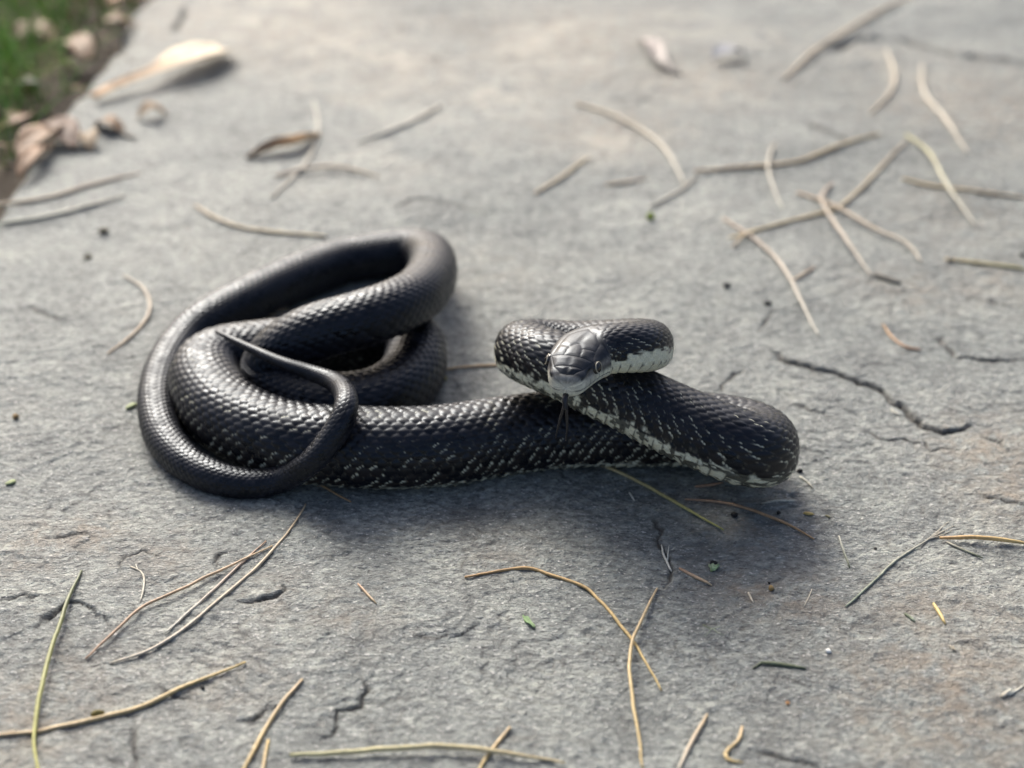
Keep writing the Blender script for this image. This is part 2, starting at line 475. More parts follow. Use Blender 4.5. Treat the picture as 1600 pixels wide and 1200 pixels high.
def build_centre():
    P, rr, ro = [], [], []
    for px, py, z, r, roll in BODY:
        if z is None: z = 0.86*r-0.0002
        P.append(AT(px, py, z)); rr.append(r); ro.append(roll)
    A = np.column_stack([np.array(P), rr, ro])
    D = catmull(A, 24)
    # even arc length, then a light smoothing
    for it in range(2):
        s = np.concatenate([[0], np.cumsum(np.linalg.norm(np.diff(D[:, :3], axis=0), axis=1))])
        n = int(s[-1]/0.0006)
        si = np.linspace(0, s[-1], n)
        D = np.column_stack([np.interp(si, s, D[:, k]) for k in range(5)])
        if it == 0:
            ker = np.exp(-0.5*(np.arange(-14, 15)/5.5)**2); ker /= ker.sum()
            pad = np.vstack([2*D[0]-D[14:0:-1], D, 2*D[-1]-D[-2:-16:-1]])
            D = np.column_stack([np.convolve(pad[:, k], ker, 'valid') for k in range(5)])
    return si, D
SI, CD = build_centre()
SLEN = SI[-1]
def cen(s, k): return np.interp(s, SI, CD[:, k])
TAN = np.gradient(CD[:, :3], SI, axis=0)
TAN /= np.linalg.norm(TAN, axis=1)[:, None]
HEADL = 0.034

def frame(s):
    T = np.stack([np.interp(s, SI, TAN[:, k]) for k in range(3)], -1)
    T /= np.linalg.norm(T, axis=1)[:, None]
    Z = np.array((0, 0, 1.0))
    U = Z-(T@Z)[:, None]*T
    U /= np.linalg.norm(U, axis=1)[:, None]
    N = np.cross(T, U)
    return T, N, U

# head profiles by distance from the snout tip (m)
HX = 1.08*np.array([0, .0004, .0012, .0025, .0045, .007, .010, .014, .019, .024, .029, .034, .040])
HW = np.array([0, .0036, .0053, .0065, .0076, .0085, .0095, .0107, .0121, .0127, .0117, .0104, .0096])
HT = 1.14*np.array([0, .0023, .0035, .0044, .0052, .0059, .0066, .0071, .0074, .0078, .0083, .0088, .0094])
HB = 1.16*np.array([0, .0026, .0039, .0048, .0054, .0058, .0061, .0065, .0068, .0073, .0077, .0080, .0081])
def hprof(Y, s):
    q = np.sqrt(np.clip(s, 0, None)); Q = np.sqrt(HX)
    dense = catmull(np.column_stack([Q, Y]), 10)
    return np.interp(q, dense[:, 0], dense[:, 1])

# plan of the head plates (x from the snout, y sideways), metres
PLATES = [((.0022,0),(.0052,0)),((.0052,0),(.0100,0)),((.0052,-.0050),(.0052,.0050)),((.0104,-.0072),(.0100,-.0026)),((.0100,-.0026),(.0100,.0026)),((.0100,.0026),(.0104,.0072)),
          ((.0100,.0027),(.0150,.0023)),((.0150,.0023),(.0182,0)),((.0100,-.0027),(.0150,-.0023)),((.0150,-.0023),(.0182,0)),
          ((.0150,.0023),(.0163,.0066)),((.0150,-.0023),(.0163,-.0066)),((.0182,0),(.0262,0)),
          ((.0163,.0066),(.0222,.0066)),((.0222,.0066),(.0268,.0028)),((.0268,.0028),(.0262,0)),
          ((.0163,-.0066),(.0222,-.0066)),((.0222,-.0066),(.0268,-.0028)),((.0268,-.0028),(.0262,0)),
          ((.0104,.0070),(.0163,.0066)),((.0104,-.0070),(.0163,-.0066)),((.0022,.0022),(.0052,.0050)),((.0022,-.0022),(.0052,-.0050)),((.0052,.0050),(.0104,.0070)),((.0052,-.0050),(.0104,-.0070)),
          ((.0022,-.0022),(.0018,0)),((.0018,0),(.0022,.0022))]

def snake_body(parent):
    # ring stations: fine in the head, nine to a scale elsewhere
    sg = np.linspace(0, SLEN, 60000)
    rg = cen(sg, 3)
    Lsc = np.clip(0.0047*(rg/0.0155)**0.62, 0.0013, None)
    U = np.concatenate([[0], np.cumsum(np.diff(sg)/Lsc[:-1])])
    dens = 9.0/Lsc
    dens = np.where(sg < HEADL+.004, np.maximum(dens, 1/0.00021), dens)
    dens = np.where(sg < .0015, 1/0.00007, dens)
    Cn = np.concatenate([[0], np.cumsum(np.diff(sg)*dens[:-1])])
    nr = int(Cn[-1])
    s = np.interp(np.linspace(0, Cn[-1], nr), Cn, sg)
    NC = 176
    th = (np.arange(NC)+0.5)/NC*2*np.pi-np.pi          # 0 = top of the back
    u = np.interp(s, sg, U)
    r = cen(s, 3); roll = np.radians(cen(s, 4))
    T, N, B = frame(s)
    hb = 1-smooth(HEADL-.006, HEADL+.004, s)
    S, TH = np.meshgrid(s, th, indexing='ij')
    sn, cs = np.sin(TH), np.cos(TH)
    def sup(v, e): return np.sign(v)*np.abs(v)**e
    rr = r[:, None]
    # body section: rounded back, flat belly
    Xb = rr*np.where(cs > 0, sup(sn, 2/2.45), sup(sn, 2/2.6))
    Zb = rr*np.where(cs > 0, .98*sup(cs, 2/2.15), 0.86*sup(cs, 2/2.8))
    w = hprof(HW, s)[:, None]; zt = hprof(HT, s)[:, None]; zb = hprof(HB, s)[:, None]
    Xh = w*np.where(cs > 0, sup(sn, 2/2.55), sup(sn, 2/2.3))
    Zh = np.where(cs > 0, zt*sup(cs, 2/2.6), zb*sup(cs, 2/2.2))
    h = hb[:, None]
    X = Xb*(1-h)+Xh*h; Z = Zb*(1-h)+Zh*h
    # --- scales
    lim = (1.98+.21*smooth(.28, .48, S))                  # dorsal rows reach this angle, belly scutes below
    phi = TH/lim
    Nrow = np.select([S < ROW_S[0], S < ROW_S[1]], [25, 19], 15).astype(float)
    W = (phi+1)/2*Nrow
    UU = np.repeat(u[:, None], NC, 1)
    jit = 0.0
    best = np.full(S.shape, -1.0); edge = np.zeros(S.shape); dors = np.zeros(S.shape); idr = np.zeros(S.shape); loc_a = np.zeros(S.shape)
    j0 = np.floor(W)
    for dj in (-1, 0, 1):
        jr = j0+dj
        off = np.where(np.mod(jr, 2) == 0, 0.0, 0.5)
        ub = np.floor(UU-off)
        for du in (0, 1):
            uc = ub+du+off
            rnd = _hash((uc*2).astype(np.int64), jr.astype(np.int64), 77)
            a = (UU-uc)+0.06*(rnd-.5)
            b = W-(jr+0.5)
            # lozenge outline, blunt towards the tail (a > 0)
            q = (np.abs(np.where(a > 0, a/0.57, a/0.66))**1.75+np.abs(b/0.80)**1.75)**(1/1.75)
            inside = (q < 1) & (jr >= 0) & (jr < Nrow)
            ed = np.clip(1-q, 0, 1)
            ht = 0.42+0.42*a+0.42*(1-(1-ed)**4)+0.14*(1-(1-ed)**2)+0.07*np.exp(-(b/0.09)**2)*smooth(.05, .4, ed)
            ht = ht*smooth(0, 0.06, ed)
            ht = np.where(inside, ht, -1)
            m = ht > best
            best = np.where(m, ht, best); edge = np.where(m, ed, edge); idr = np.where(m, rnd, idr); loc_a = np.where(m, a, loc_a); dors = np.where(m, -b*np.sign(TH), dors)
    gap = best <= 0
    hs = np.clip(best, 0, None)
    # belly scutes
    fb = UU-np.floor(UU); vid = _hash(np.floor(UU).astype(np.int64), np.zeros_like(UU).astype(np.int64), 9)
    hv = 0.75*fb*(1-smooth(.90, 1.0, fb))+0.25
    ven = smooth(lim-0.02, lim+0.05, np.abs(TH))
    hh = hs*(1-ven)+hv*ven
    amp = (0.082*rr)*(1-h)
    dis = amp*(hh-0.5)
    # a few folds of loose skin
    dis = dis+0.012*rr*(1-h)*np.sin(UU*0.9+3*vnoise(UU*0.05, UU*0+1, 4))*smooth(.6, 1.4, np.abs(TH))*0.6
    # --- colours
    ctail = smooth(ROW_S[0]*0.42, ROW_S[0]*0.72, S)     # pale flecks die out along the body
    lat = np.abs(phi)
    nA = vnoise(UU*0.55, W*0.55, 21); nB = vnoise(UU*2.3, W*2.3, 22)
    base = np.stack([np.full(S.shape, .0095), np.full(S.shape, .0098), np.full(S.shape, .0130)], -1)
    base = base*(0.5+1.0*idr[..., None])*(.45+.55*smooth(.02, .30, edge))[..., None]
    brown = (smooth(.35, .95, lat)*(1-ctail)*smooth(.15, .6, idr))[..., None]
    base = base*(1-brown)+np.array((.019, .0145, .0115))*brown
    skin = ((1-smooth(.05, .17, edge))*(1-ctail)*smooth(.05, .5, lat)*.8)[..., None]
    base = base*(1-skin)+(np.array((.15, .135, .10))*(.35+.65*smooth(.35, .9, lat))[..., None])*skin
    cream = np.array((.68, .67, .50))
    # fleck probability grows towards the flanks
    fl = np.clip(0.18+1.05*smooth(.30, 1.0, lat)+0.35*nA, 0, 1)*(1-ctail)
    rim = (1-smooth(0.16, 0.32, edge))*smooth(.18, .34, dors+.10*loc_a)*smooth(.34, .44, idr+0.22*nB)*smooth(.26, .45, fl)
    rim = np.where(gap, np.where(fl > .36, smooth(-.1, .4, nB+.4*nA), 0.03), rim)
    rim = rim*(0.45+0.55*fl)
    low = smooth(.93, .99, lat)*(1-ctail)*smooth(-.25, .3, nB+1.2*(idr-.45))*0.85
    k = np.clip(np.maximum(rim, low), 0, 1)[..., None]
    col = base*(1-k)+cream*k
    # belly
    dark = smooth(-.1, .25, vnoise(UU*1.1, TH*3.1, 41)+0.9*(vid-.62)+1.6*smooth(ROW_S[0]*0.25, ROW_S[0]*0.55, S))
    bcol = cream*(1-dark[..., None])+np.array((.035, .035, .040))*dark[..., None]
    bcol = bcol*(1-0.55*smooth(.90, 1.0, fb)[..., None])
    col = col*(1-ven[..., None])+bcol*ven[..., None]
    rough = 0.37+0.20*(idr-.5)+.08*nA+0.15*(k[..., 0])
    # --- head
    lx, ly, lz = S, X, Z
    top = smooth(.26, .54, cs)
    dmin = np.full(S.shape, 1.0)
    mk = S < .034
    for a, b in PLATES:
        a = (a[0]*1.08, a[1]*1.12); b = (b[0]*1.08, b[1]*1.12)
        e = (b[0]-a[0], b[1]-a[1]); ee = e[0]**2+e[1]**2
        t = np.clip(((lx-a[0])*e[0]+(ly-a[1])*e[1])/ee, 0, 1)
        dmin = np.minimum(dmin, np.hypot(lx-a[0]-e[0]*t, ly-a[1]-e[1]*t))
    suture = np.exp(-(dmin/.00017)**2)*top
    dome = np.minimum(dmin/.0016, 1)
    mouth_z = -.0017-.030*S-1.1*np.clip(S-.016, 0, None)**1.6
    md = np.abs(lz-mouth_z)
    mouth = np.exp(-(md/.00026)**2)*(1-smooth(.023, .0245, S))*smooth(0.0, .0008, S)
    up = lz-mouth_z                                       # height over the lip line
    labs = (S/.0033+0.35) % 1.0
    lsut = np.exp(-((labs-.5)/.07)**2)*smooth(-.0042, -.0036, up)*(1-smooth(.0026, .0030, up))*(1-top)*smooth(.003, .005, S)
    hdis = (0.00020+.00030*(1-smooth(.004, .0075, S)))*dome*top-.00012*suture-.00045*mouth-.00012*lsut
    # brow ridge over the eye, cheek behind it, hollow in front
    hdis += .00055*np.exp(-((S-.0127)/.0028)**2-((TH**2)**.5-.93)**2/.03)
    hdis -= .0006*np.exp(-((S-.0072)/.0022)**2-((np.abs(TH)-1.22)/.22)**2)
    nost = np.exp(-((S-.0024)/.00045)**2-((np.abs(TH)-1.05)/.09)**2)
    hdis -= .0007*nost
    side = (1-top)
    n1 = vnoise(S*700, TH*7, 61); n2 = vnoise(S*260, TH*3, 62)
    ctop = np.array((.022, .023, .026))*(1+.55*n2[..., None]+.3*n1[..., None])
    cside = np.array((.17, .16, .145))*(1+.35*n1[..., None])
    labial = 1-smooth(.0020, .0044, up)
    rearpale = smooth(.008, .016, S)
    clab = np.array((.68, .68, .54))*(1+.12*n1[..., None])
    sgrey = np.array((.42, .41, .35))
    clab = clab*(.25+.75*rearpale[..., None])+sgrey*(.75-.75*rearpale[..., None])
    streak = np.exp(-((up-.0032-.05*(S-.016))/.0013)**2)*smooth(.0135, .016, S)*(1-smooth(.026, .03, S))
    hc = cside*(1-labial[..., None])+clab*labial[..., None]
    hc = hc*(1-.75*streak[..., None])+np.array((.03, .03, .03))*.75*streak[..., None]
    front = ((1-smooth(.0022, .0052, S))*(1-.8*smooth(.25, .7, cs)))[..., None]
    hc = hc*(1-front)+np.array((.58, .57, .47))*(1+.3*n1[..., None])*front
    topk = (top*smooth(.0010, .0026, S))[..., None]
    hc = hc*(1-topk)+ctop*topk
    chin = 1-smooth(-.0010, .0002, up)
    hc = hc*(1-chin[..., None])+(np.array((.64, .64, .52))*(1+.08*n1[..., None]))*chin[..., None]
    dk = np.clip(.75*suture+.95*mouth+.7*lsut+.95*nost, 0, .97)[..., None]
    hc = hc*(1-dk)+np.array((.010, .010, .010))*dk
    # throat and nape blend into the scale rows
    hcb = 1-smooth(.0245, .0325, S+.0025*n1-.004*top)
    hcb = hcb[..., None]
    th0 = np.interp(S, [0, .05, .10, .20, .30, .45], [1.70, 1.42, 1.56, 1.74, 1.93, 2.12])
    pale = smooth(th0-.05, th0+.10, np.abs(TH)+.16*nB+.10*nA)*(1-smooth(.40, .52, S))
    blot = smooth(.02, .22, vnoise(UU*1.9, TH*6.0, 43)+.35*vnoise(UU*5, TH*15, 44)+.5*(vid-.5))*smooth(.05, .09, S)
    line = np.clip(smooth(.80, .92, fb)+1-smooth(.0, .06, fb), 0, 1)*smooth(lim-.25, lim-.1, np.abs(TH))
    tc_ = cream*(1-.85*np.clip(blot+.95*line, 0, 1)[..., None])
    throat = pale[..., None]
    col = col*(1-throat)+tc_*throat
    col = col*(1-hcb)+hc*hcb
    rough = rough*(1-hcb[..., 0])+((0.34+.10*n2)*top+.42*(1-top))*hcb[..., 0]
    dis = dis+hdis*hcb[..., 0]+(0.07*rr*(hh-.5))*h*(1-hcb[..., 0])
    # outward direction in the section plane
    nx = sn; nz = cs
    X2, Z2 = X+nx*dis, Z+nz*dis
    cr, sr = np.cos(roll)[:, None], np.sin(roll)[:, None]
    Xr, Zr = X2*cr+Z2*sr, -X2*sr+Z2*cr
    C = np.stack([cen(s, q) for q in range(3)], -1)
    V = C[:, None, :]+Xr[..., None]*N[:, None, :]+Zr[..., None]*B[:, None, :]
    nv = V.reshape(-1, 3)
    F = grid_faces(nr, NC, True)
    F = np.vstack([F])
    tip0, tip1 = len(nv), len(nv)+1
    verts = np.vstack([nv, C[:1]-T[:1]*.00003, C[-1:]+T[-1:]*.0008])
    k = np.arange(NC); k2 = (k+1) % NC
    caps = np.vstack([np.stack([np.full(NC, tip0), k2, k, k], -1), np.stack([np.full(NC, tip1), (nr-1)*NC+k, (nr-1)*NC+k2, (nr-1)*NC+k2], -1)])
    cols = np.vstack([col.reshape(-1, 3), [[.2, .2, .18]], [[.02, .02, .02]]])
    rgh = np.concatenate([rough.ravel(), [.4, .4]])
    # caps as triangles: build through one mesh with mixed polygons
    me = bpy.data.meshes.new('body')
    tri = caps[:, :3]
    loops = np.concatenate([F.ravel(), tri.ravel()]).astype(np.int32)
    tot = np.concatenate([np.full(len(F), 4), np.full(len(tri), 3)]).astype(np.int32)
    start = np.concatenate([[0], np.cumsum(tot)[:-1]]).astype(np.int32)
    me.vertices.add(len(verts)); me.vertices.foreach_set('co', verts.astype(np.float32).ravel())
    me.loops.add(len(loops)); me.loops.foreach_set('vertex_index', loops)
    me.polygons.add(len(tot)); me.polygons.foreach_set('loop_start', start); me.polygons.foreach_set('loop_total', tot)
    me.update(calc_edges=True)
    me.polygons.foreach_set('use_smooth', np.ones(len(tot), bool))
    a = me.color_attributes.new('Col', 'FLOAT_COLOR', 'POINT')
    c4 = np.ones((len(verts), 4), np.float32); c4[:, :3] = np.clip(cols, 0, 1)
    a.data.foreach_set('color', c4.ravel())
    a = me.attributes.new('rough', 'FLOAT', 'POINT'); a.data.foreach_set('value', rgh.astype(np.float32))
    me.materials.append(M_SNAKE)
    o = link(bpy.data.objects.new('body', me)); o.parent = parent
    return o

# where the number of scale rows drops, by photo position along the tail
def s_near(px, py, z):
    p = AT(px, py, z)
    k = np.argmin(np.linalg.norm(CD[:, :3]-p, axis=1)+np.where(SI < .5, 9, 0))
    return SI[k]
ROW_S = (s_near(328, 500, .0115), s_near(447, 747, .0075))

root = link(bpy.data.objects.new('snake', None))
root.empty_display_size = 0.05
tag(root, 'coiled black snake with cream-edged scales and raised head lying on the stone slab', 'snake')
snake_body(root)

def simple_mat(name, col, rough, spec=0.5):
    m, nt, bs = new_mat(name)
    tc = nt.nodes.new('ShaderNodeTexCoord')
    n = nd(nt, 'ShaderNodeTexNoise', Scale=900, Detail=2)
    nt.links.new(tc.outputs['Object'], n.inputs['Vector'])
    nt.links.new(ramp(nt, n.outputs['Fac'], [(0.3, tuple(c*.8 for c in col)), (0.7, tuple(c*1.2 for c in col))]), bs.inputs['Base Color'])
    bs.inputs['Roughness'].default_value = rough
    bs.inputs['Specular IOR Level'].default_value = spec
    return m
M_EYE = simple_mat('eye', (.012, .010, .009), .08, .6)
M_IRIS = simple_mat('iris_ring', (.42, .38, .28), .4)
M_TONGUE = simple_mat('tongue', (.010, .009, .011), .3)

def tube(path, rad, sides=6, cap=True):
    path = np.asarray(path, float); n = len(path)
    T = np.gradient(path, axis=0); T /= np.maximum(np.linalg.norm(T, axis=1), 1e-9)[:, None]
    up = np.array((0, 0, 1.0)) if abs(T[:, 2]).mean() < .8 else np.array((1.0, 0, 0))
    A = np.cross(T, up); A /= np.maximum(np.linalg.norm(A, axis=1), 1e-9)[:, None]
    Bv = np.cross(A, T)
    ang = np.arange(sides)/sides*2*np.pi
    rad = np.broadcast_to(np.asarray(rad, float), (n,))
    V = path[:, None]+rad[:, None, None]*(np.cos(ang)[None, :, None]*A[:, None]+np.sin(ang)[None, :, None]*Bv[:, None])
    V = V.reshape(-1, 3)
    F = grid_faces(n, sides, True).tolist()
    if cap:
        F.append(list(range(sides))[::-1]); F.append([(n-1)*sides+k for k in range(sides)])
    return V, F

def head_point(s, theta, out=0.0):
    T, N, B = frame(np.array([s]))
    w, zt, zb = hprof(HW, np.array([s]))[0], hprof(HT, np.array([s]))[0], hprof(HB, np.array([s]))[0]
    sn, cs = math.sin(theta), math.cos(theta)
    X = w*math.copysign(abs(sn)**(2/2.55), sn); Z = (zt if cs > 0 else zb)*math.copysign(abs(cs)**(2/2.6), cs)
    C = np.array([cen(s, k) for k in range(3)])
    nrm = N[0]*sn+B[0]*cs; nrm /= np.linalg.norm(nrm)
    return C+N[0]*X+B[0]*Z+nrm*out, nrm, T[0], B[0]

def make_eye(sgn):
    er = .0026
    c, nrm, T, B = head_point(.0126, sgn*1.25, -.0008)
    ax = nrm-T*0.18; ax /= np.linalg.norm(ax)
    a1 = np.cross(ax, B); a1 /= np.linalg.norm(a1); a2 = np.cross(ax, a1)
    V, nseg, nring = [], 24, 14
    for i in range(nring+1):
        t = math.pi*i/nring
        for j in range(nseg):
            p = 2*math.pi*j/nseg
            V.append(c+er*(ax*math.cos(t)*.92+(a1*math.cos(p)+a2*math.sin(p))*math.sin(t)))
    e = mesh_obj('eye', V, grid_faces(nring+1, nseg, True), M_EYE, root)
    # pale iris ring round the big pupil
    ring = []
    for j in range(29):
        p = 2*math.pi*j/28
        ring.append(c+er*(ax*.60+(a1*math.cos(p)+a2*math.sin(p))*.80))
    Vr, Fr = [], []
    ring = np.array(ring)
    for j in range(28):
        p = 2*math.pi*j/28
        ra = a1*math.cos(p)+a2*math.sin(p)
        for q in range(6):
            g = 2*math.pi*q/6
            Vr.append(ring[j]+  .00022*(ra*math.cos(g)+ax*math.sin(g)))
    for j in range(28):
        for q in range(6):
            j2, q2 = (j+1) % 28, (q+1) % 6
            Fr.append([j*6+q, j2*6+q, j2*6+q2, j*6+q2])
    mesh_obj('iris_ring', Vr, Fr, M_IRIS, e)
make_eye(1); make_eye(-1)

def make_tongue():
    C0 = np.array([cen(.0035, k) for k in range(3)])
    T, N, B = frame(np.array([.0035]))
    T, N, B = T[0], N[0], B[0]
    a = C0-B*.0030
    b = C0-T*.0050-B*.0046
    c = b+np.array((.0002, -.0012, -.0032))
    trunk = catmull([a, C0-T*.0035-B*.0038, b, c], 6)
    Vs, Fs = tube(trunk, np.linspace(.0012, .0011, len(trunk)), 8)
    Vs = list(Vs); Fs = list(Fs)
    for end in ((868, 684), (884, 689)):
        e3 = AT(end[0], end[1], .0475)
        sx = -1 if end[0] < 875 else 1
        mid = c*.5+e3*.5+np.array((sx*.0006, -.0006, 0.0))
        p = catmull([c-(c-b)*.3+np.array((sx*.0003, 0, 0)), mid, e3], 8)
        v, f = tube(p, np.linspace(.00085, .00026, len(p)), 6)
        n = len(Vs); Vs += list(v); Fs += [[k+n for k in q] for q in f]
    mesh_obj('tongue', Vs, Fs, M_TONGUE, root)['label'] = 'thin black forked tongue hanging from the closed mouth'
make_tongue()

# ------------------------------------------------------------------ needles and stalks on the slab
random.seed(7)
GN = (.30, .36, .13); YG = (.46, .44, .12); YT = (.62, .46, .19); TAN = (.56, .42, .25); RB = (.40, .25, .16)
OR = (.45, .27, .12); GR = (.40, .37, .30); WH = (.62, .60, .50); DG = (.13, .15, .09); PALE = (.60, .53, .41); LG = (.33, .37, .26)

def drape(pts, r, lift=0.0, zs=None):
    P0 = np.array([AT(*p)[:2] for p in pts])
    P = catmull(P0, 8)
    L = np.concatenate([[0], np.cumsum(np.linalg.norm(np.diff(P, axis=0), axis=1))])
    n = int(max(6, min(60, L[-1]/.0022)))
    si = np.linspace(0, L[-1], n)
    P = np.column_stack([np.interp(si, L, P[:, k]) for k in range(2)])
    h = H(P[:, 0], P[:, 1])
    # stiff: rides on the high spots
    m = h.copy()
    for k in range(1, 5):
        m = np.maximum(m, np.maximum(np.roll(h, k), np.roll(h, -k)) if n > 12 else h)
    ker = np.ones(9)/9
    m = np.convolve(np.pad(m, 4, mode='edge'), ker, 'valid')
    h = np.convolve(np.pad(h, 4, mode='edge'), ker, 'valid')
    z = m*.3+h*.7+r*.75
    ph = random.random()*50
    P = P+.00022*np.column_stack([vnoise(si*160+ph, si*0, 5), vnoise(si*160+ph, si*0+9, 6)])
    t = np.linspace(0, 1, n)
    z = z+lift*np.sin(np.pi*t)
    return np.column_stack([P, z]), t

def needle(pts, label, c0, c1=None, r=.00055, lift=0.0, name='pine_needle', cat='pine needle', group='fallen pine needles on the slab', branches=(), taper=.45, mat=None):
    c1 = c1 or c0
    if r >= .0009:          # thicker ones, mostly on the far side: colour mixed towards the stone tone
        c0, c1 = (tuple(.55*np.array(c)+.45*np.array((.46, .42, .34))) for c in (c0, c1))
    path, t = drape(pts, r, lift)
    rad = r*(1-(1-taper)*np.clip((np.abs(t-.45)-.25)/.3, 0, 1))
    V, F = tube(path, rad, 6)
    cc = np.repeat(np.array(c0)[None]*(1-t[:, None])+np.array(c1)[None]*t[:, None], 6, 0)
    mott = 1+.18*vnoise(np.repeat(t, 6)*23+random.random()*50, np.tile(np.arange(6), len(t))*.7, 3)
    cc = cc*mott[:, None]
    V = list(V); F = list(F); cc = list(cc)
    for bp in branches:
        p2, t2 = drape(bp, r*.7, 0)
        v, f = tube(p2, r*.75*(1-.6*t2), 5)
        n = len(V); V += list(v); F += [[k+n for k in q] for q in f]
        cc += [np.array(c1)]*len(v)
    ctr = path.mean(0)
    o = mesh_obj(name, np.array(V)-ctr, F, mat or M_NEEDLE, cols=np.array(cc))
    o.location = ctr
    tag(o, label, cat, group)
    return o

